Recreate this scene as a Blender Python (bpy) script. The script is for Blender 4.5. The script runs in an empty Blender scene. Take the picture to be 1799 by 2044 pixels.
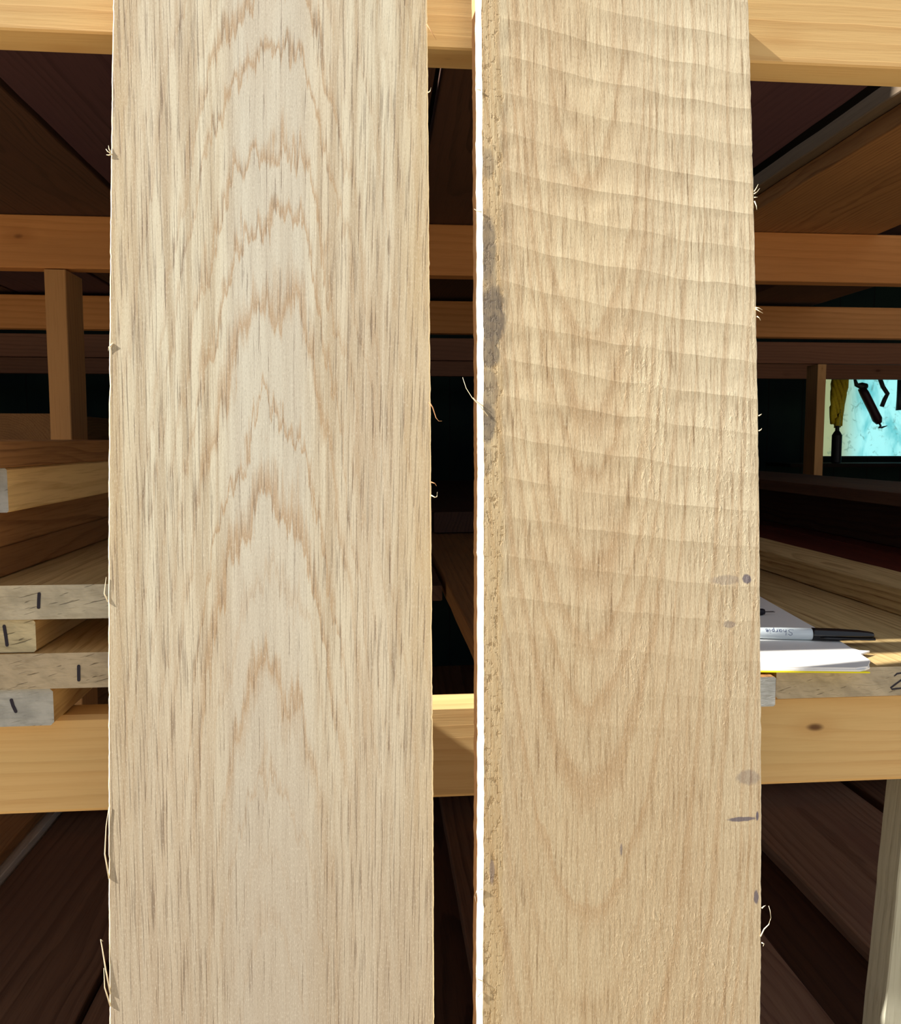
import bpy, bmesh, math, random
from mathutils import Vector, Matrix
random.seed(7)
S = bpy.context.scene
C = S.collection

# ------------------------------------------------------------------ camera, sky, sun, exposure
cam_d = bpy.data.cameras.new('camera'); cam = bpy.data.objects.new('camera', cam_d); C.objects.link(cam)
cam_d.sensor_width = 36; cam_d.lens = 1650/2044*36; cam_d.clip_start = 0.01
cam.location = (0, 0, 1.3); cam.rotation_euler = (math.radians(90-4.92), 0, math.radians(-5.2))
S.camera = cam
S.view_settings.view_transform = 'Standard'; S.view_settings.look = 'None'
S.view_settings.gamma = 1; S.view_settings.use_curve_mapping = False
S.view_settings.exposure = 0.80
W = bpy.data.worlds.new('sky'); S.world = W; W.use_nodes = True
bg = W.node_tree.nodes['Background']; bg.inputs[0].default_value = (0.80, 0.88, 1.0, 1); bg.inputs[1].default_value = 0.36
sun_d = bpy.data.lights.new('sun', 'SUN'); sun = bpy.data.objects.new('sun', sun_d); C.objects.link(sun)
sun_dir = Vector((0.80, 0.095, -0.59)).normalized()
sun.rotation_euler = sun_dir.to_track_quat('-Z', 'Y').to_euler(); sun.location = (-2, -1, 4)
sun_d.energy = 6.6; sun_d.angle = math.radians(0.8); sun_d.color = (1.0, 0.95, 0.87)
S.cycles.max_bounces = 8; S.cycles.diffuse_bounces = 6

# ------------------------------------------------------------------ node helpers
def lin(c):
    return tuple(((v/255)/12.92 if v/255 <= .04045 else ((v/255+.055)/1.055)**2.4) for v in c[:3]) + (1,)
class N:
    def __init__(s, name, rough=0.7, spec=0.25):
        s.m = bpy.data.materials.new(name); s.m.use_nodes = True; s.t = s.m.node_tree
        s.b = s.t.nodes['Principled BSDF']; s.b.inputs['Roughness'].default_value = rough
        s.b.inputs['Specular IOR Level'].default_value = spec
        s._tc = None
    def new(s, ty, **k):
        n = s.t.nodes.new(ty)
        for a, v in k.items(): setattr(n, a, v)
        return n
    def put(s, sock, v):
        if isinstance(v, bpy.types.NodeSocket): s.t.links.new(v, sock)
        elif v is not None:
            if isinstance(v, (tuple, list)) and len(v) == 4 and sock.type == 'VECTOR': v = v[:3]
            sock.default_value = v
    def math(s, op, a, b=None, c=None, clamp=False):
        n = s.new('ShaderNodeMath', operation=op); n.use_clamp = clamp
        for i, v in enumerate((a, b, c)):
            if v is not None: s.put(n.inputs[i], v)
        return n.outputs[0]
    def obj(s):
        if s._tc is None:
            tc = s.new('ShaderNodeTexCoord'); s._tc = tc.outputs['Object']
        return s._tc
    def xyz(s, v):
        n = s.new('ShaderNodeSeparateXYZ'); s.put(n.inputs[0], v); return n.outputs
    def comb(s, x, y, z):
        n = s.new('ShaderNodeCombineXYZ')
        for i, v in enumerate((x, y, z)): s.put(n.inputs[i], v)
        return n.outputs[0]
    def rnd(s):
        return s.new('ShaderNodeObjectInfo').outputs['Random']
    def noise(s, v, scale=1, detail=3, rough=.55, dist=0):
        n = s.new('ShaderNodeTexNoise'); s.put(n.inputs['Vector'], v); n.inputs['Scale'].default_value = scale
        n.inputs['Detail'].default_value = detail; n.inputs['Roughness'].default_value = rough; n.inputs['Distortion'].default_value = dist
        return n.outputs['Fac']
    def rng(s, v, a, b, c=0, d=1, smooth=True):
        n = s.new('ShaderNodeMapRange'); n.interpolation_type = 'SMOOTHSTEP' if smooth else 'LINEAR'
        for i, x in enumerate((v, a, b, c, d)): s.put(n.inputs[i], x)
        return n.outputs[0]
    def mix(s, f, a, b, mode='MIX'):
        n = s.new('ShaderNodeMix', data_type='RGBA', blend_type=mode)
        s.put(n.inputs[0], f); s.put(n.inputs[6], a); s.put(n.inputs[7], b); return n.outputs[2]
    def bump(s, h, dist=0.001, strength=1, prev=None):
        n = s.new('ShaderNodeBump'); n.inputs['Strength'].default_value = strength; n.inputs['Distance'].default_value = dist
        s.put(n.inputs['Height'], h)
        if prev is not None: s.put(n.inputs['Normal'], prev)
        return n.outputs[0]
    def out(s, col, normal=None, rough=None):
        s.put(s.b.inputs['Base Color'], col)
        if normal is not None: s.put(s.b.inputs['Normal'], normal)
        if rough is not None: s.put(s.b.inputs['Roughness'], rough)
        return s.m

def wood(name, base, dark, axis='X', ring=0.006, contrast=.6, knots=0, rough=.75, grain=.5, bumpd=.0004, tint=None):
    """sawn lumber: growth rings as a solid texture around a pith line near the board, pores stretched along the grain"""
    n = N(name, rough)
    x, y, z = n.xyz(n.obj()); r = n.rnd()
    g, a, b = {'X': (x, y, z), 'Y': (y, x, z), 'Z': (z, x, y)}[axis]
    off = n.math('MULTIPLY', r, 37.0)
    gs = n.math('ADD', g, off)
    wob = n.noise(n.comb(n.math('MULTIPLY', gs, 1.6), n.math('MULTIPLY', a, 6), n.math('MULTIPLY', b, 6)), 1, 2)
    wob2 = n.noise(n.comb(n.math('MULTIPLY', gs, 7), n.math('MULTIPLY', a, 30), n.math('MULTIPLY', b, 30)), 1, 2)
    a2 = n.math('ADD', a, n.math('MULTIPLY', n.math('SUBTRACT', r, .5), .10))
    a2 = n.math('ADD', a2, n.math('MULTIPLY', n.math('SUBTRACT', wob, .5), .06))
    b2 = n.math('ADD', n.math('ADD', b, .035), n.math('MULTIPLY', n.math('SUBTRACT', wob, .5), .05))
    b2 = n.math('ADD', b2, n.math('MULTIPLY', g, .02))
    rad = n.math('SQRT', n.math('ADD', n.math('MULTIPLY', a2, a2), n.math('MULTIPLY', b2, b2)))
    rad = n.math('ADD', rad, n.math('MULTIPLY', n.math('SUBTRACT', wob2, .5), .006))
    t = n.math('DIVIDE', rad, ring)
    fr = n.math('FRACT', t)
    band = n.math('MULTIPLY', n.rng(fr, .35, .9), n.rng(fr, 1.0, .93))
    rn = n.noise(n.comb(n.math('FLOOR', t), off, 0), 3.7, 0)
    band = n.math('MULTIPLY', band, n.rng(rn, .3, .7, .3, 1))
    fine = n.noise(n.comb(n.math('MULTIPLY', gs, 14), n.math('MULTIPLY', a, 420), n.math('MULTIPLY', b, 420)), 1, 3, .6)
    big = n.noise(n.comb(n.math('MULTIPLY', gs, 2.2), n.math('MULTIPLY', a, 12), n.math('MULTIPLY', b, 12)), 1, 3)
    f = n.math('ADD', n.math('MULTIPLY', band, contrast), n.math('MULTIPLY', n.rng(fine, .45, .75), grain), clamp=True)
    col = n.mix(f, lin(base), lin(dark))
    t2 = lin(tint) if tint else tuple(v*.8 for v in lin(base)[:3]) + (1,)
    col = n.mix(n.rng(big, .4, .7, 0, .55), col, t2)
    nrm_h = n.math('ADD', n.math('MULTIPLY', fine, .6), n.math('MULTIPLY', band, .4))
    if knots:
        vn = n.new('ShaderNodeTexVoronoi', voronoi_dimensions='3D', feature='F1')
        n.put(vn.inputs['Vector'], n.comb(n.math('MULTIPLY', gs, 5.5), n.math('MULTIPLY', a, 12), n.math('MULTIPLY', b, 12)))
        vn.inputs['Scale'].default_value = 1; vn.inputs['Randomness'].default_value = 1
        d = vn.outputs['Distance']
        wig = n.math('ADD', d, n.math('MULTIPLY', n.math('SUBTRACT', wob2, .5), .12))
        col = n.mix(n.rng(wig, .22*knots, .06*knots, 0, .35), col, lin(dark))
        col = n.mix(n.rng(wig, .085*knots, .055*knots, 0, .85), col, lin((78, 40, 20)))
    return n.out(col, n.bump(nrm_h, bumpd, .6))

def endgrain(name, base, dark, slant=0.6, crack=.5, coarse=1.0):
    """weathered sawn board end (in the X-Z plane)"""
    n = N(name, .85, .15)
    x, y, z = n.xyz(n.obj()); r = n.math('MULTIPLY', n.rnd(), 29.0)
    u = n.math('ADD', n.math('ADD', x, r), n.math('MULTIPLY', z, slant))
    blot = n.noise(n.comb(u, z, r), 38, 4, .6)
    fib = n.noise(n.comb(n.math('MULTIPLY', u, 60*coarse), n.math('MULTIPLY', z, 330*coarse), r), 1, 3, .6, .6)
    cr = n.noise(n.comb(n.math('MULTIPLY', u, 34*coarse), n.math('MULTIPLY', n.math('SUBTRACT', z, n.math('MULTIPLY', x, .28)), 520*coarse), r), 1, 2, .5, .5)
    col = n.mix(n.rng(blot, .35, .7), lin(base), tuple(v*.72 for v in lin(base)[:3])+(1,))
    col = n.mix(n.rng(fib, .45, .75, 0, .45), col, lin(dark))
    cm = n.rng(cr, .69-.05*crack, .75-.05*crack)
    col = n.mix(n.math('MULTIPLY', cm, .6), col, lin((70, 60, 48)))
    h = n.math('SUBTRACT', n.math('MULTIPLY', fib, .5), n.math('MULTIPLY', cm, 1.0))
    return n.out(col, n.bump(h, .0012, .8))

def plain(name, rgb, rough=.5, spec=.4, noise=0.0, nscale=40, metal=0):
    n = N(name, rough, spec); n.b.inputs['Metallic'].default_value = metal
    f = n.noise(n.obj(), nscale, 4)
    col = n.mix(n.rng(f, .35, .7, 0, max(noise, .02)), lin(rgb), tuple(v*.5 for v in lin(rgb)[:3])+(1,))
    return n.out(col, n.bump(f, .0003, .2))

# ------------------------------------------------------------------ object helpers
def empty(name, loc=(0, 0, 0)):
    o = bpy.data.objects.new(name, None); C.objects.link(o); o.location = loc; o.empty_display_size = .05; return o
def tag(o, label, cat, group=None):
    o['label'] = label; o['category'] = cat
    if group: o['group'] = group
    return o
def struct(o, label=None):
    o['kind'] = 'structure'
    if label: o['label'] = label
    return o
def link(name, bm, mats, parent=None, loc=(0, 0, 0), smooth=False):
    me = bpy.data.meshes.new(name); bm.normal_update(); bm.to_mesh(me); bm.free()
    for m in (mats if isinstance(mats, (list, tuple)) else [mats]): me.materials.append(m)
    if smooth:
        for p in me.polygons: p.use_smooth = True
    o = bpy.data.objects.new(name, me); C.objects.link(o); o.location = loc
    if parent: o.parent = parent
    return o
def bm_plank(w, h, L, axis='Y', bev=.0015, seg=24, jit=.0006, seed=0, warp=0, crook=0, taper=None):
    """sawn board: rectangle w x h (two cross directions) with eased arrises swept along the axis, rough sawn edges.
    local origin = start-end centre bottom.  axis 'Y': w on x, h on z.  'X': w on y, h on z.  'Z': w on x, h on y"""
    rd = random.Random(seed*7919+13)
    bm = bmesh.new(); rings = []
    ph = [rd.uniform(0, 6.28) for _ in range(12)]
    for i in range(seg+1):
        t = i/seg*L
        def j(k):
            return jit*(.7*math.sin(t*31+ph[k])+.5*math.sin(t*83+ph[k+4])+rd.uniform(-.6, .6)) if 0 < i < seg else 0
        l, r, b, u = -w/2+j(0), w/2+j(1), 0+j(2)*.5, h+j(3)*.5
        c = bev
        pts = [(l+c, b), (r-c, b), (r, b+c), (r, u-c), (r-c, u), (l+c, u), (l, u-c), (l, b+c)]
        s = t/L-.5
        dz = warp*(1-4*s*s); dx = crook*(1-4*s*s)
        ring = []
        for (p, q) in pts:
            p += dx; q += dz
            co = {'Y': (p, t, q), 'X': (t, p, q), 'Z': (p, q, t)}[axis]
            ring.append(bm.verts.new(co))
        rings.append(ring)
    for i in range(seg):
        for k in range(8):
            f = bm.faces.new((rings[i][k], rings[i][(k+1) % 8], rings[i+1][(k+1) % 8], rings[i+1][k]))
    f0 = bm.faces.new(rings[0]); f1 = bm.faces.new(rings[-1]); f0.material_index = 1; f1.material_index = 1
    bmesh.ops.recalc_face_normals(bm, faces=bm.faces)
    return bm
_pc = [0]
def plank(name, x0, x1, y0, y1, z0, z1, mats, axis='Y', parent=None, rot=0, **k):
    _pc[0] += 1
    if 'seed' not in k: k['seed'] = _pc[0]
    if axis == 'Y':
        bm = bm_plank(x1-x0, z1-z0, y1-y0, 'Y', **k); loc = ((x0+x1)/2, y0, z0)
    elif axis == 'X':
        bm = bm_plank(y1-y0, z1-z0, x1-x0, 'X', **k); loc = (x0, (y0+y1)/2, z0)
    else:
        bm = bm_plank(x1-x0, y1-y0, z1-z0, 'Z', **k); loc = ((x0+x1)/2, y0, z0)
    o = link(name, bm, mats, parent, loc); o.rotation_euler.z = math.radians(rot)
    return o
def tube_bm(pts, radii, n=6, bm=None, cap=True):
    bm = bm or bmesh.new(); rings = []
    pts = [Vector(p) for p in pts]
    if not isinstance(radii, (list, tuple)): radii = [radii]*len(pts)
    for i, p in enumerate(pts):
        d = (pts[min(i+1, len(pts)-1)]-pts[max(i-1, 0)]).normalized()
        up = Vector((0, 0, 1)) if abs(d.z) < .9 else Vector((1, 0, 0))
        a = d.cross(up).normalized(); b = d.cross(a).normalized()
        rings.append([bm.verts.new(p+(a*math.cos(2*math.pi*k/n)+b*math.sin(2*math.pi*k/n))*radii[i]) for k in range(n)])
    for i in range(len(rings)-1):
        for k in range(n):
            bm.faces.new((rings[i][k], rings[i][(k+1) % n], rings[i+1][(k+1) % n], rings[i+1][k]))
    if cap:
        bm.faces.new(rings[0][::-1]); bm.faces.new(rings[-1])
    return bm
def ribbon_prism(pts, width, thick, nrm_axis='y', bm=None):
    """pen stroke: flat ribbon with round-ish ends, points in (x,z), raised thick in -y"""
    bm = bm or bmesh.new()
    pts = [Vector((p[0], p[1])) for p in pts]
    L = []; R = []
    for i, p in enumerate(pts):
        d = (pts[min(i+1, len(pts)-1)]-pts[max(i-1, 0)]).normalized(); nn = Vector((-d.y, d.x))
        w = width/2*(.55 if i in (0, len(pts)-1) else 1)
        L.append(p+nn*w); R.append(p-nn*w)
    loop = L+R[::-1]
    f = [bm.verts.new((q.x, -thick, q.y)) for q in loop]; k = [bm.verts.new((q.x, 0.0, q.y)) for q in loop]
    m = len(L)
    for i in range(m-1):
        for vs in (f, k): bm.faces.new((vs[i], vs[i+1], vs[2*m-2-i], vs[2*m-1-i]))
    for i in range(2*m):
        bm.faces.new((f[i], f[(i+1) % (2*m)], k[(i+1) % (2*m)], k[i]))
    bmesh.ops.recalc_face_normals(bm, faces=bm.faces)
    return bm

# ------------------------------------------------------------------ materials
PINE = wood('pine framing', (220, 184, 126), (190, 142, 84), 'X', ring=.013, contrast=.38, knots=1, grain=.25, tint=(208, 180, 124))
PINE_Z = wood('pine framing upright', (228, 178, 108), (190, 132, 70), 'Z', ring=.009, contrast=.35, knots=.6, grain=.25)
PINE_IN = wood('amber pine framing', (206, 142, 82), (160, 98, 48), 'X', ring=.014, contrast=.4, knots=1.1, grain=.25)
PINE_IN_Z = wood('amber pine upright', (196, 146, 92), (150, 100, 58), 'Z', ring=.014, contrast=.3, knots=.6, grain=.25)
PINE_SHADE = wood('pine framing with painted shade', (128, 84, 58), (90, 54, 36), 'X', ring=.014, contrast=.4, knots=1.1, grain=.25)  # far rails: shade of the rack's depth painted into the pine
OAK_SUNLIT = wood('oak board with painted sunlight', (246, 214, 150), (196, 152, 92), 'Y', ring=.012, contrast=.4, grain=.4, knots=.7, tint=(232, 194, 132))  # lightened to paint sunlight on a side the sun misses
STRIP = wood('brown grey strip', (126, 110, 92), (90, 76, 62), 'Y', ring=.009, contrast=.3, grain=.4)
END_PINE = endgrain('pine end', (206, 168, 110), (150, 110, 60))
OAK = wood('rough oak board', (216, 188, 132), (150, 112, 66), 'Y', ring=.007, contrast=.5, grain=.55, tint=(170, 140, 92))
OAK_D = wood('brown oak board', (160, 116, 72), (108, 72, 42), 'Y', ring=.007, contrast=.5, grain=.5, tint=(132, 94, 58))
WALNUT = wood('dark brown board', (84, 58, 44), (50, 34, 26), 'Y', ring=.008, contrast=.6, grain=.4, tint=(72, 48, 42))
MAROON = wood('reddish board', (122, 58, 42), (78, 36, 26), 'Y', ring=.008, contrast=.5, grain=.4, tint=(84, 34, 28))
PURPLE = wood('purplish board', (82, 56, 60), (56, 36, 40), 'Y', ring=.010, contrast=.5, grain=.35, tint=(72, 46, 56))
SHELF_D = wood('lower shelf board', (122, 90, 68), (70, 46, 34), 'Y', ring=.014, contrast=.6, grain=.35, tint=(100, 70, 56))
SHELF_L = wood('lighter lower shelf board', (160, 130, 108), (104, 76, 60), 'Y', ring=.014, contrast=.55, grain=.35, tint=(130, 98, 86))
GREYW = wood('greyed board edge', (196, 188, 176), (140, 130, 116), 'Y', ring=.009, contrast=.3, grain=.4)
GREYZ = wood('greyed post', (186, 184, 164), (140, 134, 112), 'Z', ring=.012, contrast=.3, grain=.4)
END1 = endgrain('grey board end', (204, 198, 178), (150, 140, 118), .6, .6)
END2 = endgrain('coarse slanted board end', (208, 198, 164), (96, 86, 66), 1.2, 1.0, .7)
END3 = endgrain('blue grey board end', (186, 188, 184), (140, 140, 134), .3, .3)
END4 = endgrain('tan grey board end', (196, 182, 156), (140, 128, 104), .9, .5)
INK = plain('black marker ink', (34, 30, 46), .5, .3)
INKL = plain('blue black print', (52, 70, 120), .5, .3)

# ------------------------------------------------------------------ the shed around the rack
def slab(name, x0, x1, y0, y1, z0, z1, mat):
    bm = bmesh.new(); bmesh.ops.create_cube(bm, size=1)
    for v in bm.verts: v.co = Vector(((v.co.x+.5)*(x1-x0), (v.co.y+.5)*(y1-y0), (v.co.z+.5)*(z1-z0)))
    return link(name, bm, mat, None, (x0, y0, z0))
def ground_mat():
    n = N('gravelly concrete ground', .9, .1)
    a = n.noise(n.obj(), 3, 5); b = n.noise(n.obj(), 90, 4)
    col = n.mix(a, lin((196, 180, 150)), lin((160, 144, 118)))
    return n.out(n.mix(n.rng(b, .4, .7, 0, .5), col, lin((120, 108, 90))), n.bump(b, .004, .5))
def wall_mat(name, c1, c2):
    n = N(name, .9, .1); x, y, z = n.xyz(n.obj())
    a = n.noise(n.obj(), 2.2, 4)
    brd = n.math('FRACT', n.math('MULTIPLY', n.math('ADD', x, y), 5))
    col = n.mix(n.rng(a, .35, .65), lin(c1), lin(c2))
    gap = n.math('LESS_THAN', brd, .04)
    return n.out(n.mix(n.math('MULTIPLY', gap, .7), col, (.01, .01, .01, 1)), n.bump(n.math('SUBTRACT', a, gap), .004, .5))
WALLM = wall_mat('dark green board wall', (30, 44, 38), (18, 30, 32))
WALLB = wall_mat('dark brown board wall', (40, 30, 24), (28, 20, 16))
struct(slab('floor', -6, 7, -7, 6, -.1, 0, ground_mat()))
struct(slab('wall_left', -3.6, -3.5, .9, 5.0, 0, 2.6, WALLB))
struct(slab('wall_right', 4.4, 4.5, .9, 5.0, 0, 2.6, WALLB))
struct(slab('ceiling', -3.6, 4.5, .9, 5.1, 2.6, 2.7, WALLB))
# back wall with a window opening x 2.52..3.7, z 1.205..1.70
def back_wall():
    bm = bmesh.new()
    def bx(x0, x1, z0, z1):
        r = bmesh.ops.create_cube(bm, size=1)
        for v in r['verts']: v.co = Vector((x0+(v.co.x+.5)*(x1-x0), (v.co.y+.5)*.1, z0+(v.co.z+.5)*(z1-z0)))
    bx(-3.6, 2.52, 0, 2.6); bx(3.7, 4.5, 0, 2.6); bx(2.52, 3.7, 0, 1.205); bx(2.52, 3.7, 1.70, 2.6)
    return link('wall_back', bm, WALLM, None, (0, 4.5, 0))
struct(back_wall())
def window():
    fr = empty('window_1', (2.52, 4.52, 1.205)); struct(fr)
    bm = bmesh.new()
    for (x0, x1, z0, z1) in ((0, 1.18, 0, .008), (0, 1.18, .465, .495), (0, .02, .008, .465), (1.16, 1.18, .008, .465), (.58, .6, .008, .465)):
        r = bmesh.ops.create_cube(bm, size=1)
        for v in r['verts']: v.co = Vector((x0+(v.co.x+.5)*(x1-x0), (v.co.y+.5)*.04, z0+(v.co.z+.5)*(z1-z0)))
    link('window_frame', bm, plain('dark window frame', (50, 44, 40), .7), fr)
    n = N('daylit cloudy plastic pane', .4); x, y, z = n.xyz(n.obj())
    d = n.noise(n.comb(n.math('MULTIPLY', x, 9), 0, n.math('MULTIPLY', z, 3)), 1, 4, .6, .8)
    f2 = n.noise(n.obj(), 25, 4, .6, 1.0)
    side = n.rng(x, .10, .30)
    col = n.mix(n.rng(d, .35, .6), lin((88, 190, 196)), lin((160, 238, 238)))
    col = n.mix(side, lin((150, 160, 118)), col)
    col = n.mix(n.rng(f2, .56, .66, 0, .5), col, lin((70, 110, 96)))
    n.out(lin((150, 180, 170)))
    n.put(n.b.inputs['Emission Color'], col); n.b.inputs['Emission Strength'].default_value = .62
    bm = bmesh.new(); r = bmesh.ops.create_cube(bm, size=1)
    for v in r['verts']: v.co = Vector(((v.co.x+.5)*1.14+.02, (v.co.y+.5)*.004+.018, .008+(v.co.z+.5)*.457))
    link('pane', bm, n.m, fr)
window()

# ------------------------------------------------------------------ the lumber rack (one nailed frame)
rack = empty('lumber_rack', (0, .78, 0))
tag(rack, 'pine lumber storage rack of horizontal rails and uprights behind the two leaning boards', 'rack')
def rpart(name, *a, **k):
    o = plank(name, *a, **k); o.parent = rack; o.location -= Vector((0, .78, 0)); return o
XL, XR = -2.35, 1.9
rpart('rail', XL, XR, .722, .760, 1.628, 1.7085, [PINE, END_PINE], 'X', jit=.0003)
lower = rpart('rail', XL, XR, .780, .818, .951, 1.0445, [PINE, END_PINE], 'X', jit=.0003, bev=.004)
for i, (y, z0, z1) in enumerate(((1.60, 1.614, 1.7085), (2.40, 1.608, 1.699), (3.20, 1.608, 1.692), (4.0, 1.61, 1.70))):
    rpart('rail', -2.35, 1.9+i*.35, y, y+.038, z0, z1, [PINE_SHADE if i > 1 else PINE_IN, END_PINE], 'X', jit=.0003)
for i, y in enumerate((1.95, 2.8, 3.6)):
    rpart('rail', -2.35, 1.9+i*.35, y, y+.038, .951, 1.0445, [PINE_IN, END_PINE], 'X', jit=.0003)
for i, y in enumerate((.86, 1.70, 2.7)):
    rpart('rail', -1.35-i*.2, 1.9+i*.2, y, y+.038, .405, .498, [PINE_IN, END_PINE], 'X', jit=.0003)
rpart('rail', -2.35, 1.9, 1.60, 1.638, .600, .690, [PINE_IN, END_PINE], 'X', jit=.0003)
rpart('post', -.600, -.562, 1.602, 1.690, .690, 1.612, [PINE_IN_Z, END_PINE], 'Z', jit=.0003)
rpart('post', 1.770, 1.806, 3.202, 3.290, 0, 1.606, [PINE_IN_Z, END_PINE], 'Z', jit=.0003)
for x, y in ((-2.33, .83), (1.87, .83), (-2.33, 1.99), (1.87, 1.99), (-2.33, 1.70), (1.87, 1.70), (-2.33, 2.44), (2.2, 2.44), (-2.33, 3.24), (2.6, 3.24)):
    rpart('post', x-.019, x+.019, y, y+.089, 0, 1.70, [PINE_IN_Z, END_PINE], 'Z', jit=.0003)
def leaning_post():
    bm = bm_plank(.10, .038, .45, 'Z', jit=.0004)
    for v in bm.verts: v.co.x += v.co.z*.055
    o = link('post', bm, [GREYZ, END_PINE], rack, (.6065, .045, .5508)); o['label'] = 'greyed post leaning slightly behind the bottom rail'
leaning_post()

# ------------------------------------------------------------------ lumber stacks
def marks(board, strokes, w=.0028):
    for st in strokes:
        bm = ribbon_prism(st, w, .0004)
        o = link('ink_mark', bm, INK, board, (0, -.00005, 0)); o['label'] = 'black pen stroke'
def board(label, *a, group=None, name='lumber_board', **k):
    o = plank(name, *a, **k); tag(o, label, 'board', group); return o
G1 = 'boards stacked at the left end of the bottom rail'
S1 = board('blue-grey ended board lowest of the left stack, on the bottom rail', -.50, -.289, .752, 2.6, 1.0455, 1.0795, [OAK, END3], group=G1, bev=.003)
S1.rotation_euler.z = math.radians(.4)
marks(S1, [[(.0695, .0255), (.0697, .0245), (.071, .019), (.0732, .0135), (.0735, .0125)]])
S2 = board('long tan-grey ended board second from the bottom of the left stack', -.52, -.19, .748, 2.6, 1.0805, 1.1125, [OAK, END4], group=G1)
S3 = board('short coarse-grained board third from the bottom of the left stack', -.56, -.3005, .750, 2.6, 1.1135, 1.1425, [OAK, END2], group=G1, bev=.002)
S4 = board('pale grey cracked board end fourth from the bottom of the left stack with sunlit top', -.53, -.17, .746, 2.55, 1.1435, 1.1740, [OAK, END1], group=G1, bev=.003)
S5 = board('brown board on top of the pale cracked board in the left stack, long side showing', -.55, -.342, .66, 2.5, 1.1750, 1.2040, [OAK_D, END1], group=G1)
S6 = board('brown board fifth up showing its shadowed long side in the left stack', -.56, -.336, .68, 2.5, 1.2050, 1.2360, [OAK_D, END1], group=G1)
S7 = board('grey-ended board painted sunlit honey, second from the top of the left stack', -.53, -.322, .758, 2.5, 1.2370, 1.2760, [OAK_SUNLIT, END3], group=G1)
S8 = board('dark brown board topmost of the left stack', -.54, -.318, .70, 2.4, 1.2770, 1.3010, [OAK_D, END1], group=G1)
S8.rotation_euler.z = math.radians(-1.2)
def px_marks(b, x, z0, z1, lean):
    cx, cz = b.location.x, b.location.z
    marks(b, [[(x+lean-cx, z1-cz), (x+lean*.92-cx, z1-(z1-z0)*.06-cz), (x+lean*.4-cx, (z0+z1)/2-cz), (x+lean*.05-cx, z0+(z1-z0)*.06-cz), (x-cx, z0-cz)]])
px_marks(S4, -.2955, 1.153, 1.1675, .0012)
px_marks(S2, -.2645, 1.0865, 1.1015, .0004)
px_marks(S3, -.325, 1.119, 1.1385, -.002)

G2 = 'boards lying on the bottom rail right of the middle gap'
B1 = board('long board whose left edge shows slanting in the gap between the leaning boards', .112, .3815, .745, 2.7, 1.0455, 1.0745, [OAK_D, END3], group=G2)
B2 = board('wide board under the writing pad with a grey end marked 2', .3905, .79, .762, 2.7, 1.0470, 1.0765, [OAK, END4], group=G2, bev=.0025)
cx, cz = B2.location.x, B2.location.z
two = [(.5125, 1.0668), (.5155, 1.0692), (.5215, 1.0700), (.5250, 1.0675), (.5215, 1.0635), (.5150, 1.0590), (.5095, 1.0550), (.5110, 1.0535), (.5160, 1.0540), (.5260, 1.0545)]
marks(B2, [[(p[0]-cx, p[1]-cz) for p in two]], .0016)
board('narrow pale stick lying on the wide board behind the marker pen', .667, .755, .88, 2.6, 1.0775, 1.1110, [OAK, END1], group=G2, rot=0)
board('dark red board on the shelf beyond the narrow pale stick', .80, 1.035, .80, 2.7, 1.0455, 1.0740, [MAROON, END1], group=G2)
board('reddish board beside the raised dark stack at far right of the shelf', 1.04, 1.30, .84, 2.9, 1.0455, 1.0740, [MAROON, END1], group=G2)
board('very dark board under the mauve-brown board at right', 1.10, 1.36, .9, 3.0, 1.0750, 1.168, [WALNUT, END1], group=G2)
board('mauve-brown raised board running towards the thin far post at right', 1.04, 1.34, .9, 3.05, 1.169, 1.196, [SHELF_D, END1], group=G2)
board('dark board lying askew on the middle shelf, seen in the gap', -.05, .105, 1.30, 3.0, 1.0455, 1.0700, [WALNUT, WALNUT], group=G2)
board('near-black board lying far back on the middle shelf boards', .14, .60, 2.0, 3.6, 1.0785, 1.128, [WALNUT, WALNUT], group=G2, rot=4)

# far stack at left, behind the rack upright
FZ = [(1.0455, 1.15, 'lowest'), (1.151, 1.262, 'middle'), (1.263, 1.376, 'top')]
for z0, z1, w in FZ:
    board('thick dim timber in the far stack left of the upright, %s of three' % w, -1.25, -.90, 2.42, 3.7, z0, z1, [OAK_D, OAK_D], group='timbers stacked far back at left')

# boards on the upper shelf, seen from below
G3 = 'boards on the upper shelf seen from below'
ups = [(-2.30, -2.05, WALNUT, 'unseen dark board added as sun blocker, fifth left of the frame edge'), (-2.03, -1.78, PURPLE, 'unseen mauve sun-blocking board left of the frame edge'), (-1.77, -1.51, WALNUT, 'unseen dark sun-blocking board well left of the frame edge'), (-1.50, -1.25, PURPLE, 'unseen mauve sun-blocking board just left of the frame edge'), (-1.24, -.99, WALNUT, 'unseen dark brown sun-blocking board beyond the farthest left purplish one'),  # first five are unseen, added to keep sun off the lower shelf
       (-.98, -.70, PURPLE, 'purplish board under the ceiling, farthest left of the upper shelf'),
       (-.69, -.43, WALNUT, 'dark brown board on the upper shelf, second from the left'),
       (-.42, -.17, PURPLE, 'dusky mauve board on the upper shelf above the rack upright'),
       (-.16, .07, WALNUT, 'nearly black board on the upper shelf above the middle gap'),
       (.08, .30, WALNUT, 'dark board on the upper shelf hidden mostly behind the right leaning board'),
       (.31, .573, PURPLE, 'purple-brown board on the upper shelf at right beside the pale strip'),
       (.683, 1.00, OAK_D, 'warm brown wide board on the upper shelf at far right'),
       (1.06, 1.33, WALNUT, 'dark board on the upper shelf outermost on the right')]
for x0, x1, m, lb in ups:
    board(lb, x0, x1, .765, 2.60, 1.7095, 1.7370, [m, END1], group=G3)
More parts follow.
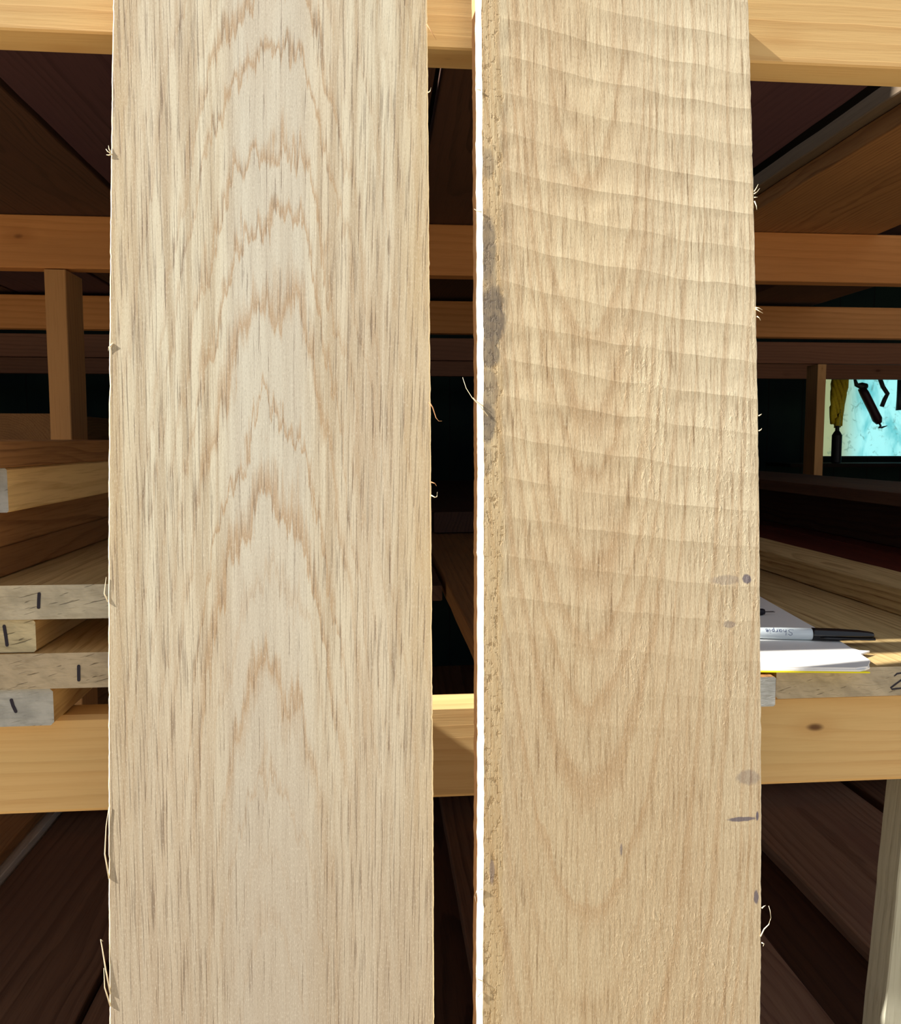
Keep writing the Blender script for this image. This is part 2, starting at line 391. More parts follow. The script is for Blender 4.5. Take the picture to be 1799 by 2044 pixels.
board('narrow grey strip lying along the slot of the upper shelf at right', .662, .720, .80, 2.5, 1.7380, 1.7610, [STRIP, STRIP], group=G3)

# lower shelf
G4 = 'boards on the lower shelf'
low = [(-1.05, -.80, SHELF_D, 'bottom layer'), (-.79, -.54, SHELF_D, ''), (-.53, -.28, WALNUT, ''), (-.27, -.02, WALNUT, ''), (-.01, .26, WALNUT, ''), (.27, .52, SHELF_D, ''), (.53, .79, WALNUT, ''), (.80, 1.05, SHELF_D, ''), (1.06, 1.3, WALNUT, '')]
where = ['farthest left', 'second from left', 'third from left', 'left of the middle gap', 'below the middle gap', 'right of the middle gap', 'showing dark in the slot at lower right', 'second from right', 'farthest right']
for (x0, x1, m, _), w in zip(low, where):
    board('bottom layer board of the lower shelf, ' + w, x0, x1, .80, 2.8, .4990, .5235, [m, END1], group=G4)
board('wide dark brown board with a long crack on the lower shelf, left', -.636, -.394, .79, 2.7, .5245, .5500, [SHELF_D, END1], group=G4)
board('thin grey-edged board on the lower shelf at far left', -.93, -.640, .79, 2.7, .5245, .5620, [GREYW, END1], group=G4)
board('brown board stacked on the thin grey-edged board, lower left', -.93, -.655, .80, 2.7, .5630, .5860, [OAK_D, END1], group=G4)
board('brown board on the lower shelf left of the middle gap', -.385, -.12, .79, 2.7, .5245, .5480, [SHELF_D, END1], group=G4)
board('greyish brown lower shelf board at right inside the middle gap', .132, .352, .79, 2.7, .5245, .5500, [SHELF_D, END1], group=G4)
board('pinkish brown board on the lower shelf at the foot of the right leaning board', .362, .586, .79, 2.7, .5245, .5500, [SHELF_L, END1], group=G4)
board('wide pale brown board with dark cracks on the lower shelf at right', .725, 1.018, .79, 2.7, .5245, .5500, [SHELF_L, END1], group=G4)
board('greenish brown board on the lower shelf, outermost at right', 1.043, 1.30, .79, 2.7, .5245, .5500, [SHELF_D, END1], group=G4)

# ------------------------------------------------------------------ the two leaning boards
def show_board(name, label, origin, X, Z, w, th, top, face, side, bow, seed, edge_amp, rear, split):
    rd = random.Random(seed)
    X = Vector(X).normalized(); Z = Vector(Z).normalized(); Y = Z.cross(X).normalized(); X = Y.cross(Z)
    bm = bmesh.new(); n = 520; nx = 14; rings = []
    ph = [rd.uniform(0, 6.28) for _ in range(20)]
    nick = {}
    for _ in range(60):
        nick[rd.randrange(n)] = rd.uniform(-1, 1)
    prev = [0, 0]
    for i in range(n+1):
        s = i/n*top
        # bow added so the tops catch more sun: straight low down, curling back towards the top
        u = max(0, min(1, (s-.80)/.9)); off = bow*(4*u*u-4*u) if s > .8 else 0
        e = []
        for k in range(2):
            v = .45*math.sin(s*23+ph[k])+.35*math.sin(s*61+ph[k+2])+.35*math.sin(s*143+ph[k+4])+.4*math.sin(s*290+ph[k+6])
            prev[k] = prev[k]*.6+rd.uniform(-1, 1)*.5
            e.append(edge_amp*(.55*v+prev[k]+nick.get(i, 0)*1.2))
        l, r = -w/2+e[0]*.7, w/2+e[1]*.7
        c = .0009
        pts = [(l+c, 0)]+[(l+c+(r-l-2*c)*q/nx, 0) for q in range(1, nx)]+[(r-c, 0), (r, c), (r, th-c), (r-c, th), (l+c, th), (l, th-c), (l, split+rd.uniform(-.0004, .0004)+.0008*math.sin(s*37)), (l, c)]
        rings.append([bm.verts.new((p, q+off, s)) for p, q in pts])
    m = len(rings[0])
    for i in range(n):
        for k in range(m):
            f = bm.faces.new((rings[i][k], rings[i][(k+1) % m], rings[i+1][(k+1) % m], rings[i+1][k]))
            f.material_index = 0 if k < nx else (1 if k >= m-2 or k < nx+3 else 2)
    for rr in (rings[0], rings[-1]):
        bm.faces.new(rr).material_index = 1
    bmesh.ops.recalc_face_normals(bm, faces=bm.faces)
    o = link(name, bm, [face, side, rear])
    M = Matrix((X, Y, Z)).transposed().to_4x4(); M.translation = Vector(origin); o.matrix_world = M
    tag(o, label, 'board')
    def surf(x, s, d=0):
        u = max(0, min(1, (s-.80)/.9)); off = bow*(4*u*u-4*u) if s > .8 else 0
        return (x, off-d, s)
    return o, surf

def face_left():
    n = N('smooth sanded hardwood face', .55, .3)
    x, y, z = n.xyz(n.obj())
    zz = n.math('SUBTRACT', z, .86); xd = n.math('MULTIPLY', x, n.math('SUBTRACT', 1.0, n.math('MULTIPLY', n.math('SUBTRACT', z, 1.25), .30)))
    wob = n.math('SUBTRACT', n.noise(n.comb(n.math('MULTIPLY', x, 16), 0, n.math('MULTIPLY', z, 4.5)), 1, 2, .5), .5)
    jag = n.math('SUBTRACT', n.noise(n.comb(n.math('MULTIPLY', x, 62), 1, n.math('MULTIPLY', z, 11)), 1, 3, .6), .5)
    thin = n.math('SUBTRACT', n.noise(n.comb(n.math('MULTIPLY', xd, 330), 2, n.math('MULTIPLY', z, 16)), 1, 2, .6), .5)
    xx = n.math('ADD', x, n.math('ADD', .003, n.math('MULTIPLY', wob, .012)))
    dep = n.math('ADD', .022, n.math('MULTIPLY', zz, .115))
    rad = n.math('SQRT', n.math('ADD', n.math('MULTIPLY', xx, xx), n.math('MULTIPLY', dep, dep)))
    rad = n.math('ADD', rad, n.math('ADD', n.math('MULTIPLY', jag, .0110), n.math('MULTIPLY', thin, .0075)))
    rad = n.math('ADD', rad, n.math('MULTIPLY', wob, .012))
    t = n.math('DIVIDE', rad, .0076)
    t = n.math('ADD', t, n.math('MULTIPLY', n.noise(n.comb(n.math('MULTIPLY', t, .55), 0, 0), 1, 2), 2.2))
    fr = n.math('FRACT', t)
    # early wood: a soft brown band with one crisp side
    band = n.math('MULTIPLY', n.rng(fr, .0, .14), n.rng(fr, .50, .12))
    rn = n.noise(n.comb(n.math('MULTIPLY', n.math('FLOOR', t), 1.37), 5, 0), 3.1, 0)
    band = n.math('MULTIPLY', band, n.rng(rn, .30, .62, .35, 1))
    # long thin pores
    p1 = n.noise(n.comb(n.math('MULTIPLY', xd, 600), 3, n.math('MULTIPLY', z, 17)), 1, 2, .55)
    p2 = n.noise(n.comb(n.math('MULTIPLY', xd, 900), 7, n.math('MULTIPLY', z, 50)), 1, 2, .6)
    ax = n.math('ABSOLUTE', xx)
    sidek = n.rng(ax, .02, .06, .28, 1)
    pores = n.math('MULTIPLY', n.rng(p1, .50, .66), n.math('ADD', n.math('MULTIPLY', sidek, .62), n.math('MULTIPLY', band, .5)))
    pores = n.math('MAXIMUM', pores, n.math('MULTIPLY', n.rng(p1, .63, .68), .8))
    pores2 = n.math('MULTIPLY', n.rng(p2, .58, .72), n.math('ADD', .22, n.math('MULTIPLY', band, .4)))
    # broad tone of the board: paler grey heart, warm edges, browner lower end (partly painted fade of light)
    tone = n.noise(n.comb(n.math('MULTIPLY', x, 9), 0, n.math('MULTIPLY', z, 2.0)), 1, 3, .5)
    stripes = n.noise(n.comb(n.math('MULTIPLY', xd, 130), 0, n.math('MULTIPLY', z, 4.0)), 1, 3, .6)
    col = n.mix(n.rng(stripes, .38, .62), lin((210, 202, 178)), lin((182, 167, 140)))
    heart = n.math('MULTIPLY', n.rng(ax, .042, .018), .60)
    col = n.mix(heart, col, lin((196, 193, 180)))
    col = n.mix(n.rng(tone, .4, .7, 0, .45), col, lin((192, 172, 146)))
    warm = n.math('MULTIPLY', n.rng(ax, .085, .118), n.rng(n.noise(n.comb(3, 0, n.math('MULTIPLY', z, 5)), 1, 2), .3, .6, .2, .6))
    col = n.mix(warm, col, lin((192, 168, 126)))
    low_fade = n.math('MULTIPLY', n.rng(n.math('ADD', z, n.math('MULTIPLY', n.math('SUBTRACT', tone, .5), .5)), 1.28, .88), .62)
    col = n.mix(low_fade, col, lin((172, 156, 136)))
    col = n.mix(n.math('MULTIPLY', n.math('MULTIPLY', band, n.rng(ax, .075, .03, .26, .66)), n.rng(z, .98, 1.14, .35, 1)), col, lin((168, 134, 94)))
    col = n.mix(n.math('MULTIPLY', n.math('ADD', pores, pores2, clamp=True), .62), col, lin((108, 90, 74)))
    spk = n.noise(n.comb(n.math('MULTIPLY', x, 1500), 4, n.math('MULTIPLY', z, 420)), 1, 2, .7)
    col = n.mix(n.rng(spk, .52, .72, 0, .30), col, lin((120, 104, 84)))
    col = n.mix(n.rng(spk, .45, .30, 0, .35), col, lin((236, 228, 208)))
    h = n.math('SUBTRACT', n.math('MULTIPLY', n.noise(n.comb(n.math('MULTIPLY', x, 500), 0, n.math('MULTIPLY', z, 120)), 1, 3), .4), n.math('MULTIPLY', pores, .8))
    return n.out(col, n.bump(h, .00018, .6))

def face_right():
    n = N('rough sawn hardwood face', .75, .25)
    x, y, z = n.xyz(n.obj())
    wob = n.math('SUBTRACT', n.noise(n.comb(n.math('MULTIPLY', x, 18), 0, n.math('MULTIPLY', z, 5)), 1, 2, .5), .5)
    jag = n.math('SUBTRACT', n.noise(n.comb(n.math('MULTIPLY', x, 120), 1, n.math('MULTIPLY', z, 14)), 1, 3, .6), .5)
    # grain closes in a V pointing down, left of the middle
    xx = n.math('ADD', n.math('ADD', x, .028), n.math('MULTIPLY', wob, .02))
    dep = n.math('SUBTRACT', .105, n.math('MULTIPLY', n.math('SUBTRACT', z, .95), .11))
    rad = n.math('SQRT', n.math('ADD', n.math('MULTIPLY', xx, xx), n.math('MULTIPLY', dep, dep)))
    rad = n.math('ADD', rad, n.math('MULTIPLY', jag, .004))
    t = n.math('DIVIDE', rad, .0062)
    t = n.math('ADD', t, n.math('MULTIPLY', n.noise(n.comb(n.math('MULTIPLY', t, .5), 0, 0), 1, 2), 2))
    fr = n.math('FRACT', t)
    band = n.math('MULTIPLY', n.rng(fr, 0, .18), n.rng(fr, .7, .2))
    rn = n.noise(n.comb(n.math('MULTIPLY', n.math('FLOOR', t), 1.37), 5, 0), 3.1, 0)
    band = n.math('MULTIPLY', band, n.rng(rn, .35, .65, .2, 1))
    p1 = n.noise(n.comb(n.math('MULTIPLY', x, 480), 3, n.math('MULTIPLY', z, 20)), 1, 3, .55)
    p2 = n.noise(n.comb(n.math('MULTIPLY', x, 850), 7, n.math('MULTIPLY', z, 75)), 1, 2, .6)
    stripes = n.noise(n.comb(n.math('MULTIPLY', x, 110), 0, n.math('MULTIPLY', z, 3.5)), 1, 3, .6)
    tone = n.noise(n.comb(n.math('MULTIPLY', x, 9), 0, n.math('MULTIPLY', z, 3)), 1, 3, .5)
    col = n.mix(n.rng(stripes, .3, .7), lin((232, 216, 180)), lin((214, 190, 152)))
    col = n.mix(n.rng(tone, .4, .7, 0, .5), col, lin((198, 174, 142)))
    pale = n.math('MULTIPLY', n.rng(n.math('ADD', x, n.math('MULTIPLY', n.math('SUBTRACT', z, 1.2), .10)), .0, .10), .5)
    col = n.mix(pale, col, lin((234, 224, 196)))
    low_fade = n.math('MULTIPLY', n.rng(n.math('ADD', z, n.math('MULTIPLY', n.math('SUBTRACT', tone, .5), .6)), 1.38, 1.0), .6)
    col = n.mix(low_fade, col, lin((190, 168, 134)))  # lower end browner: wood tone plus painted fade of light
    col = n.mix(n.math('MULTIPLY', band, .38), col, lin((176, 138, 96)))
    col = n.mix(n.rng(p1, .50, .68, 0, .5), col, lin((150, 120, 84)))
    col = n.mix(n.rng(p1, .66, .70, 0, .5), col, lin((110, 84, 60)))
    col = n.mix(n.rng(p2, .60, .72, 0, .30), col, lin((140, 112, 78)))
    spk = n.noise(n.comb(n.math('MULTIPLY', x, 1300), 4, n.math('MULTIPLY', z, 380)), 1, 2, .7)
    col = n.mix(n.rng(spk, .52, .72, 0, .35), col, lin((124, 100, 68)))
    col = n.mix(n.rng(spk, .45, .30, 0, .40), col, lin((250, 238, 208)))
    # feed roller prints and grey stain along the left arris
    wl = n.noise(n.comb(n.math('MULTIPLY', x, 30), 0, n.math('MULTIPLY', z, 25)), 1, 2)
    strip = n.rng(n.math('ADD', x, n.math('MULTIPLY', n.math('SUBTRACT', wl, .5), .016)), -.0955, -.0985)
    br = n.new('ShaderNodeTexBrick'); n.put(br.inputs['Vector'], n.comb(n.math('MULTIPLY', n.math('ADD', z, n.math('MULTIPLY', wl, .004)), 1), n.math('MULTIPLY', x, 1), 0))
    br.inputs['Scale'].default_value = 1; br.inputs['Brick Width'].default_value = .011; br.inputs['Row Height'].default_value = .0048
    br.inputs['Mortar Size'].default_value = .0005; br.inputs['Mortar Smooth'].default_value = .4
    cells = n.noise(n.comb(n.math('MULTIPLY', x, 190), 4, n.math('MULTIPLY', z, 120)), 1, 3, .6)
    prints = n.math('MULTIPLY', strip, n.math('MAXIMUM', n.math('MULTIPLY', br.outputs['Fac'], n.rng(cells, .45, .6)), n.rng(cells, .56, .66)))
    col = n.mix(n.math('MULTIPLY', strip, .25), col, lin((204, 172, 112)))
    col = n.mix(n.math('MULTIPLY', prints, .55), col, lin((130, 100, 60)))
    def spot(cx, cz, rx, rz, k=1.0):
        dx = n.math('DIVIDE', n.math('SUBTRACT', x, cx), rx); dz = n.math('DIVIDE', n.math('SUBTRACT', z, cz), rz)
        d = n.math('SQRT', n.math('ADD', n.math('MULTIPLY', dx, dx), n.math('MULTIPLY', dz, dz)))
        d = n.math('ADD', d, n.math('MULTIPLY', n.math('SUBTRACT', cells, .5), .9))
        return n.math('MULTIPLY', n.rng(d, 1.15, .75), k)
    st = None
    for a in ((-0.1077, 1.452, .0065, .028, .75), (-0.1052, 1.418, .0045, .030, .55), (-0.1043, 1.400, .0105, .026, .9), (-0.1067, 1.372, .0085, .012, .8), (-0.1072, 1.345, .0075, .016, .6), (-0.1086, 1.320, .0065, .017, .85), (-0.1077, 1.518, .006, .012, .45), (-0.1091, 1.291, .005, .012, .35)):
        s_ = spot(*a); st = s_ if st is None else n.math('MAXIMUM', st, s_)
    col = n.mix(n.math('MULTIPLY', st, n.rng(cells, .3, .6, .75, 1)), col, lin((112, 102, 92)))
    bl = None
    for a in ((0.1004, 1.2005, .004, .004, .8), (0.0955, 1.0125, .012, .0018, .8), (0.1086, 1.014, .0012, .004, .9), (0.1009, 1.045, .010, .006, .35), (0.1077, .951, .0022, .006, .8), (0.0854, 1.165, .005, .003, .4), (0.0825, 1.20, .012, .004, .3), (-0.1048, .985, .002, .010, .5), (-0.0039, .995, .001, .005, .6)):
        s_ = spot(*a); bl = s_ if bl is None else n.math('MAXIMUM', bl, s_)
    col = n.mix(bl, col, lin((92, 86, 104)))
    # saw marks: shallow steps crossing the face, curving down to the right
    zr = n.math('ADD', n.math('ADD', z, n.math('MULTIPLY', x, .13)), n.math('MULTIPLY', n.math('MULTIPLY', x, x), -.35))
    zr = n.math('ADD', zr, n.math('ADD', n.math('MULTIPLY', wob, .010), n.math('MULTIPLY', n.noise(n.comb(0, 3, n.math('MULTIPLY', z, 14)), 1, 1), .016)))
    sf = n.math('FRACT', n.math('DIVIDE', zr, .0296))
    step = n.math('MULTIPLY', n.math('MULTIPLY', sf, n.math('SUBTRACT', 1, sf)), -4)
    amp = n.math('MULTIPLY', n.rng(z, 1.02, 1.34, .10, 1), n.rng(x, -.101, -.088))
    amp = n.math('MULTIPLY', amp, n.rng(n.noise(n.comb(n.math('MULTIPLY', x, 12), 2, n.math('MULTIPLY', z, 22)), 1, 2), .30, .58, .35, 1))
    nb = n.bump(n.math('MULTIPLY', step, amp), .0007, 1)
    fz = n.noise(n.comb(n.math('MULTIPLY', x, 420), 0, n.math('MULTIPLY', z, 70)), 1, 4, .65)
    chipm = n.math('MULTIPLY', n.rng(n.noise(n.comb(n.math('MULTIPLY', x, 15), 9, n.math('MULTIPLY', z, 6)), 1, 2), .46, .62), n.math('MULTIPLY', n.rng(x, -.03, .02), n.rng(z, 1.46, 1.36)))
    chips = n.noise(n.comb(n.math('MULTIPLY', x, 300), 5, n.math('MULTIPLY', z, 110)), 1, 4, .65, .6)
    h = n.math('SUBTRACT', n.math('ADD', n.math('MULTIPLY', fz, .5), n.math('MULTIPLY', n.math('MULTIPLY', n.rng(chips, .50, .74), chipm), 1.0)), n.math('MULTIPLY', prints, .7))
    return n.out(col, n.bump(h, .0006, .75, nb))

def side_mat(name, pale):
    n = N(name, .6, .2); x, y, z = n.xyz(n.obj())
    w = n.noise(n.comb(0, n.math('MULTIPLY', y, 30), n.math('MULTIPLY', z, 45)), 1, 3)
    f = n.noise(n.comb(n.math('MULTIPLY', y, 500), n.math('MULTIPLY', x, 500), n.math('MULTIPLY', z, 30)), 1, 3)
    base = n.mix(n.rng(f, .4, .7, 0, .35), lin(pale), tuple(v*.8 for v in lin(pale)[:3])+(1,))
    return n.out(base, n.bump(f, .0003, .5))

BOW_L, BOW_R = .009, .009
TL = .0225
LB, surfL = show_board('display_board', 'smooth pale board with cathedral grain arches leaning at left', (-.0797, .4926, 0), (1, -.0003, -.0026), (.0026, .1115, .9938),
                 .2372, TL, 1.680, face_left(), side_mat('pale board side', (240, 222, 186)), BOW_L, 3, .00040, side_mat('tan board side', (216, 180, 132)), .012)
TR = .034
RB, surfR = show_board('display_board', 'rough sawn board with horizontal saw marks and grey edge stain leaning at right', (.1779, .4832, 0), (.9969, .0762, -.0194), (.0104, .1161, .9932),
                 .2245, TR, 1.685, face_right(), side_mat('pale edge', (252, 240, 208)), BOW_R, 11, .00050, side_mat('painted shadow edge', (196, 152, 112)), .0200)  # rear edge strip painted brown as the left board's cast shadow

SPL = plain('pale wood fibre', (246, 232, 200), .6, .2); SPLB = plain('brown wood fibre', (186, 140, 100), .6, .2)
def splinter(board, pts, r=.0004, mat=SPL):
    bm = tube_bm(pts, [r*(1-.75*i/(len(pts)-1)) for i in range(len(pts))], 5)
    return link('splinter', bm, mat, board, smooth=True)
k = .000385
def LP(px, py, d=0.001):   # point near the left board's arrises, from its own width and height
    x, s = (px-545)*.000378, 1.6437-(py)*.0003745
    return surfL(x, s, d)
def RP(px, py, d=0.001):
    x, s = (px-1238)*.000425 if px > 1238 else (px-1238)*.000408, 1.640-(py)*.000390
    return surfR(x, s, d)
lw, rw = -.1186, .1186
def edge_pt(w, s, dx, ds, surf, d=.0006):
    return surf(w+dx, s+ds, d)
for s, shape, m in ((1.523, [(0, 0), (-.0012, .002), (-.0016, .0045)], SPL), (1.522, [(0, 0), (-.0022, .0010), (-.0034, .0028)], SPL), (1.521, [(0.001, 0), (-.0016, -.0008), (-.0030, -.0006)], SPL),
                 (1.376, [(.003, .003), (0, 0), (-.0004, -.003)], SPL), (.934, [(.001, -.03), (-.0022, -.012), (-.0046, .004), (-.0056, .010), (-.0040, .0085)], SPL), (.905, [(.001, -.01), (-.003, .004), (-.0035, .018)], SPL),
                 (1.195, [(0, -.006), (-.0026, 0), (-.0012, .012)], SPL), (1.010, [(.0005, -.022), (-.0024, -.004), (-.0014, .016), (.0006, .03)], SPL)):
    splinter(LB, [edge_pt(lw, s, a, b, surfL) for a, b in shape], .0006, m)
for s, shape, m in ((1.333, [(-.001, .004), (.0015, .000), (.0040, -.008), (.0060, -.0105), (.0085, -.0105)], SPLB), (1.578, [(0, 0), (.0015, .001), (.0022, .004)], SPL),
                 (1.272, [(0, .004), (.0028, .003), (.0040, .001)], SPLB), (1.268, [(0, -.002), (.0024, -.0035), (.0042, -.0032), (.0046, .0006)], SPL), (1.627, [(-.0006, .006), (.003, .000), (.0068, -.0065)], SPLB)):
    splinter(LB, [edge_pt(rw, s, a, b, surfL) for a, b in shape], .0005, m)
rl, rr = -.1122, .1122
for s, shape in ((1.333, [(.004, -.0085), (-.002, -.001), (-.008, .005), (-.0125, .012), (-.0152, .020)]), (1.336, [(.0, -.004), (-.006, .0005), (-.0075, .0022)]), (1.481, [(0, -.001), (-.0035, -.0005), (-.0060, .001)]),
                 (1.575, [(0, 0), (-.003, .0005), (-.0042, .001)]), (.972, [(0, .001), (-.0040, .0002), (-.0058, -.0035), (-.0048, -.0082)]), (.905, [(0, 0), (-.0035, .002), (-.0045, .006), (-.001, .010)]), (.897, [(0, 0), (-.0030, -.003), (-.001, -.006)])):
    splinter(RB, [edge_pt(rl, s, a, b, surfR) for a, b in shape], .00045)
for s, shape in ((1.512, [(0, 0), (.0020, .0030), (.0036, .0062)]), (1.510, [(0, 0), (.0026, .002), (.0048, .0048)]), (1.507, [(0, 0), (.0028, .0004)]), (1.502, [(0, .002), (.0016, -.002), (.0018, -.005)]),
                 (1.416, [(-.001, .001), (.0020, .0008), (.0048, -.0006)]), (1.414, [(-.001, .002), (.0026, .000), (.0052, -.0012)]), (1.410, [(0, 0), (.0020, -.0012), (.0030, -.0032)]),
                 (1.330, [(0, 0), (.0018, .001), (.0026, .0016)]), (1.318, [(0, 0), (.0018, .001), (.0024, .002)]),
                 (.926, [(-.001, -.006), (.0020, -.0005), (.0060, .0028), (.0078, .008), (.0070, .014), (.0058, .0175)]), (.942, [(0, 0), (.0020, .0015), (.0034, .002)]), (.915, [(0, 0), (.002, -.001), (.0012, -.003)])):
    splinter(RB, [edge_pt(rr, s, a, b, surfR) for a, b in shape], .0005)

# ------------------------------------------------------------------ writing pad, marker pen, small black clip
pad = empty('writing_pad', (.46, .80, 1.0768))
tag(pad, 'white paper writing pad with yellow backing and torn corner lying on the wide board', 'notepad')
def sheet(name, pts, z0, z1, mat, sag=0):
    bm = bmesh.new()
    lo = [bm.verts.new((p[0]-.46, p[1]-.80, z0-1.0768)) for p in pts]; hi = [bm.verts.new((p[0]-.46, p[1]-.80, z1-1.0768)) for p in pts]
    bm.faces.new(lo[::-1]); bm.faces.new(hi); m = len(pts)
    for i in range(m): bm.faces.new((lo[i], lo[(i+1) % m], hi[(i+1) % m], hi[i]))
    bmesh.ops.recalc_face_normals(bm, faces=bm.faces)
    return link(name, bm, mat, pad)
PAPER = plain('white paper', (250, 248, 244), .8, .1); YEL = plain('yellow card', (244, 232, 40), .6, .2)
far = [(.5167, .9458), (.5400, 1.12), (.32, 1.145)]
sheet('backing_card', [(.29, .7630), (.4735, .7405), (.4650, .7500), (.4780, .80)]+far, 1.0768, 1.0782, YEL)['label'] = 'yellow backing card'
sheet('page', [(.29, .7640), (.4640, .7420), (.4700, .7440), (.4790, .7500), (.4870, .7640), (.4880, .7900), (.5000, .8434)]+far, 1.0783, 1.0799, PAPER)
sheet('page', [(.29, .7650), (.4610, .7435), (.4665, .7455), (.4750, .7470), (.4906, .7679), (.4954, .7929), (.5124, .8036), (.5030, .8070), (.5003, .8174), (.5045, .8434)]+far, 1.0800, 1.0818, PAPER)

pen = empty('marker_pen', (0, 0, 0)); tag(pen, 'white barrelled marker pen with black cap lying on the writing pad', 'marker')
def lathe(prof, n=28, bm=None):
    bm = bm or bmesh.new(); rings = []
    for (t, r) in prof: rings.append([bm.verts.new((t, r*math.cos(2*math.pi*k/n), r*math.sin(2*math.pi*k/n))) for k in range(n)])
    for i in range(len(rings)-1):
        for k in range(n): bm.faces.new((rings[i][k], rings[i][(k+1) % n], rings[i+1][(k+1) % n], rings[i+1][k]))
    bm.faces.new(rings[0][::-1]); bm.faces.new(rings[-1])
    bmesh.ops.recalc_face_normals(bm, faces=bm.faces)
    return bm
BARR = plain('pale grey plastic barrel', (226, 236, 240), .35, .5); BLK = plain('glossy black plastic', (22, 22, 26), .22, .6)
R0 = .0064
link('barrel', lathe([(-.070, .0040), (-.069, .0052), (-.066, .0058), (-.03, R0), (0, R0), (.0005, R0-.0004)]), BARR, pen, smooth=False)
link('cap', lathe([(.0004, R0-.0001), (.0010, R0+.0006), (.004, R0+.0006), (.028, R0+.0003), (.050, R0-.0008), (.061, R0-.0022), (.0648, R0-.0030), (.0656, R0-.0045)]), BLK, pen, smooth=True)
bm = bmesh.new()
tube_bm([(.008, -.0075, -.0022), (.014, -.0082, -.0025), (.040, -.0080, -.0028), (.058, -.0074, -.0030), (.0645, -.0066, -.0028), (.0650, -.0040, -.0020)], [.0006, .0012, .0011, .0011, .0012, .0010], 8, bm)
link('pocket_clip', bm, BLK, pen, smooth=True)
# handwriting on the barrel, wrapped on its surface; reads upside down from the front
gl = {'S': ([[(.9, .85), (.55, 1.05), (.2, .9), (.25, .65), (.7, .45), (.8, .2), (.5, 0), (-.1, .1)]], 1.0),
      'h': ([[(.15, 1.05), (.1, .5), (.05, 0)], [(.07, .25), (.3, .5), (.5, .42), (.5, 0)]], .62),
      'a': ([[(.5, .45), (.2, .5), (.02, .25), (.15, 0), (.4, .1), (.5, .45)], [(.5, .45), (.5, .1), (.62, 0)]], .66),
      'r': ([[(.05, .48), (.08, 0)], [(.07, .3), (.25, .5), (.42, .46)]], .46),
      'p': ([[(.08, .48), (.05, -.42)], [(.07, .35), (.3, .5), (.5, .3), (.35, .03), (.08, .08)]], .60),
      'i': ([[(.1, .48), (.1, .05), (.2, 0)], [(.1, .66), (.13, .72)]], .26),
      'e': ([[(.05, .25), (.4, .28), (.35, .5), (.12, .48), (.03, .2), (.2, 0), (.5, .06)]], .58)}
sc_ = .0064; cur = 0; bm = bmesh.new()
for ch in 'Sharpie':
    strokes, adv = gl[ch]
    for st in strokes:
        # densify, wrap
        q = []
        for i in range(len(st)-1):
            for j_ in range(3): q.append((st[i][0]+(st[i+1][0]-st[i][0])*j_/3, st[i][1]+(st[i+1][1]-st[i][1])*j_/3))
        q.append(st[-1])
        P3 = []
        for (a, b_) in q:
            xx = -.0205-(cur+a*.92)*.0066          # runs right to left: upside down to the viewer
            v = (-.3+b_)*sc_                        # height of the letter, top of the letter towards the viewer
            ang = math.radians(142)+v/R0
            P3.append((xx, R0*1.004*math.cos(ang), R0*1.004*math.sin(ang)))
        tube_bm(P3, .00026, 5, bm)
    cur += adv+.06
link('lettering', bm, INKL, pen)['label'] = 'dark blue script word Sharpie'
pen.location = (.4754, .8534, 1.0818+R0+.0004); pen.rotation_euler = (0, math.radians(.0), math.radians(-11.4))

clip = empty('small_clip', (.4780, .9828, 1.0818)); tag(clip, 'small black clip with two thin prongs lying on the pad behind the marker pen', 'clip')
bm = lathe([(-.012, .003), (-.011, .0042), (.004, .0042), (.0068, .0034), (.0072, .002)], 16)
link('clip_body', bm, plain('matt black plastic', (34, 30, 40), .5, .3), clip, (0, 0, .0045), smooth=True)
for dz in (-.0015, .0015):
    link('prong', tube_bm([(.006, dz, .0045), (.0200, dz*1.3, .0045)], .00045, 6), plain('dull metal', (90, 80, 76), .4, .5, metal=.6), clip)

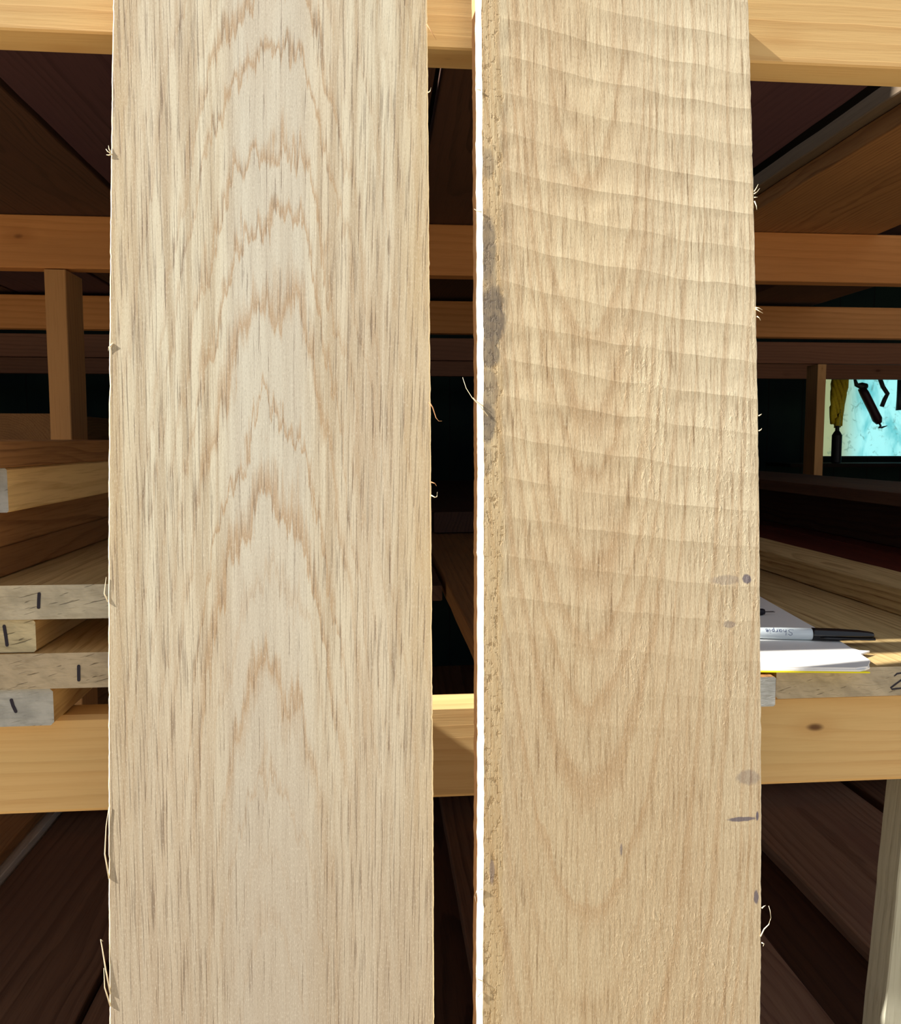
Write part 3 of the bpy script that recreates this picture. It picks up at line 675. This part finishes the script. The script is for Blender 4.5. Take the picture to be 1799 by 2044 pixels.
# ------------------------------------------------------------------ things by the far window
hang = empty('hanging_tool', (2.68, 4.385, 1.62)); tag(hang, 'dark handled tool hanging slanted in front of the bright far window', 'tool')
HND = plain('dark maroon grip', (52, 24, 30), .5, .3); STL = plain('dark steel', (40, 44, 48), .5, .4)
link('handle', tube_bm([(.0, 0, -.03), (.02, 0, -.06), (.075, 0, -.155), (.10, 0, -.20), (.112, 0, -.222)], [.020, .024, .024, .026, .016], 12), HND, hang, smooth=True)
link('blade', tube_bm([(-.045, .0, .03), (-.03, 0, -.012), (.0, 0, -.018), (.03, 0, -.02)], [.006, .012, .02, .016], 8), STL, hang, smooth=True)
link('tang', tube_bm([(.112, 0, -.22), (.122, 0, -.238), (.108, 0, -.248), (.128, 0, -.246), (.16, 0, -.236)], [.006, .006, .003, .006, .002], 6), STL, hang, smooth=True)
h2 = tag(link('hanging_hook', tube_bm([(2.775, 4.38, 1.66), (2.80, 4.38, 1.60), (2.83, 4.38, 1.56), (2.815, 4.38, 1.53), (2.80, 4.38, 1.49)], .012, 8), STL, None, smooth=True), 'thin bent dark hook hanging right of the maroon handled tool', 'hook')
h3 = tag(link('hanging_rod', tube_bm([(2.90, 4.38, 1.66), (2.90, 4.38, 1.53), (2.905, 4.38, 1.47)], [.014, .014, .02], 8), STL, None, smooth=True), 'short dark rod hanging at the far right edge of the window', 'rod')
bar = tag(link('hanging_bar', tube_bm([(2.35, 4.39, 1.665), (3.6, 4.39, 1.665)], .008, 8), STL), 'thin dark bar in front of the far window carrying the hanging tools', 'bar')
cd = bmesh.new()
for i in range(7):
    a = i*.9
    tube_bm([(2.535+.030*math.cos(a+t*.7)+.005*i, 4.39+.02*math.sin(a+t), 1.665-t*.045-.004*i) for t in range(7)], .013, 7, cd)
tag(link('cord_bundle', cd, plain('yellow nylon cord', (214, 186, 40), .7, .2, .4, 120), None, smooth=True), 'hank of yellow cord hanging at the left side of the far window', 'cord')
tag(link('bottle', lathe([(0, .020), (.004, .026), (.15, .026), (.165, .018), (.175, .011), (.20, .010), (.202, .006)], 20), plain('black bottle plastic', (26, 22, 24), .5, .3), None, (2.50, 4.30, 1.180)), 'small black bottle standing at the lower left of the far window', 'bottle')
b_ = bpy.data.objects['bottle']; b_.rotation_euler.y = math.radians(-90)
tag(slab('window_shelf', 2.2, 3.9, 4.22, 4.49, 1.16, 1.179, WALLB), 'dark narrow shelf under the far window holding a bottle', 'shelf')
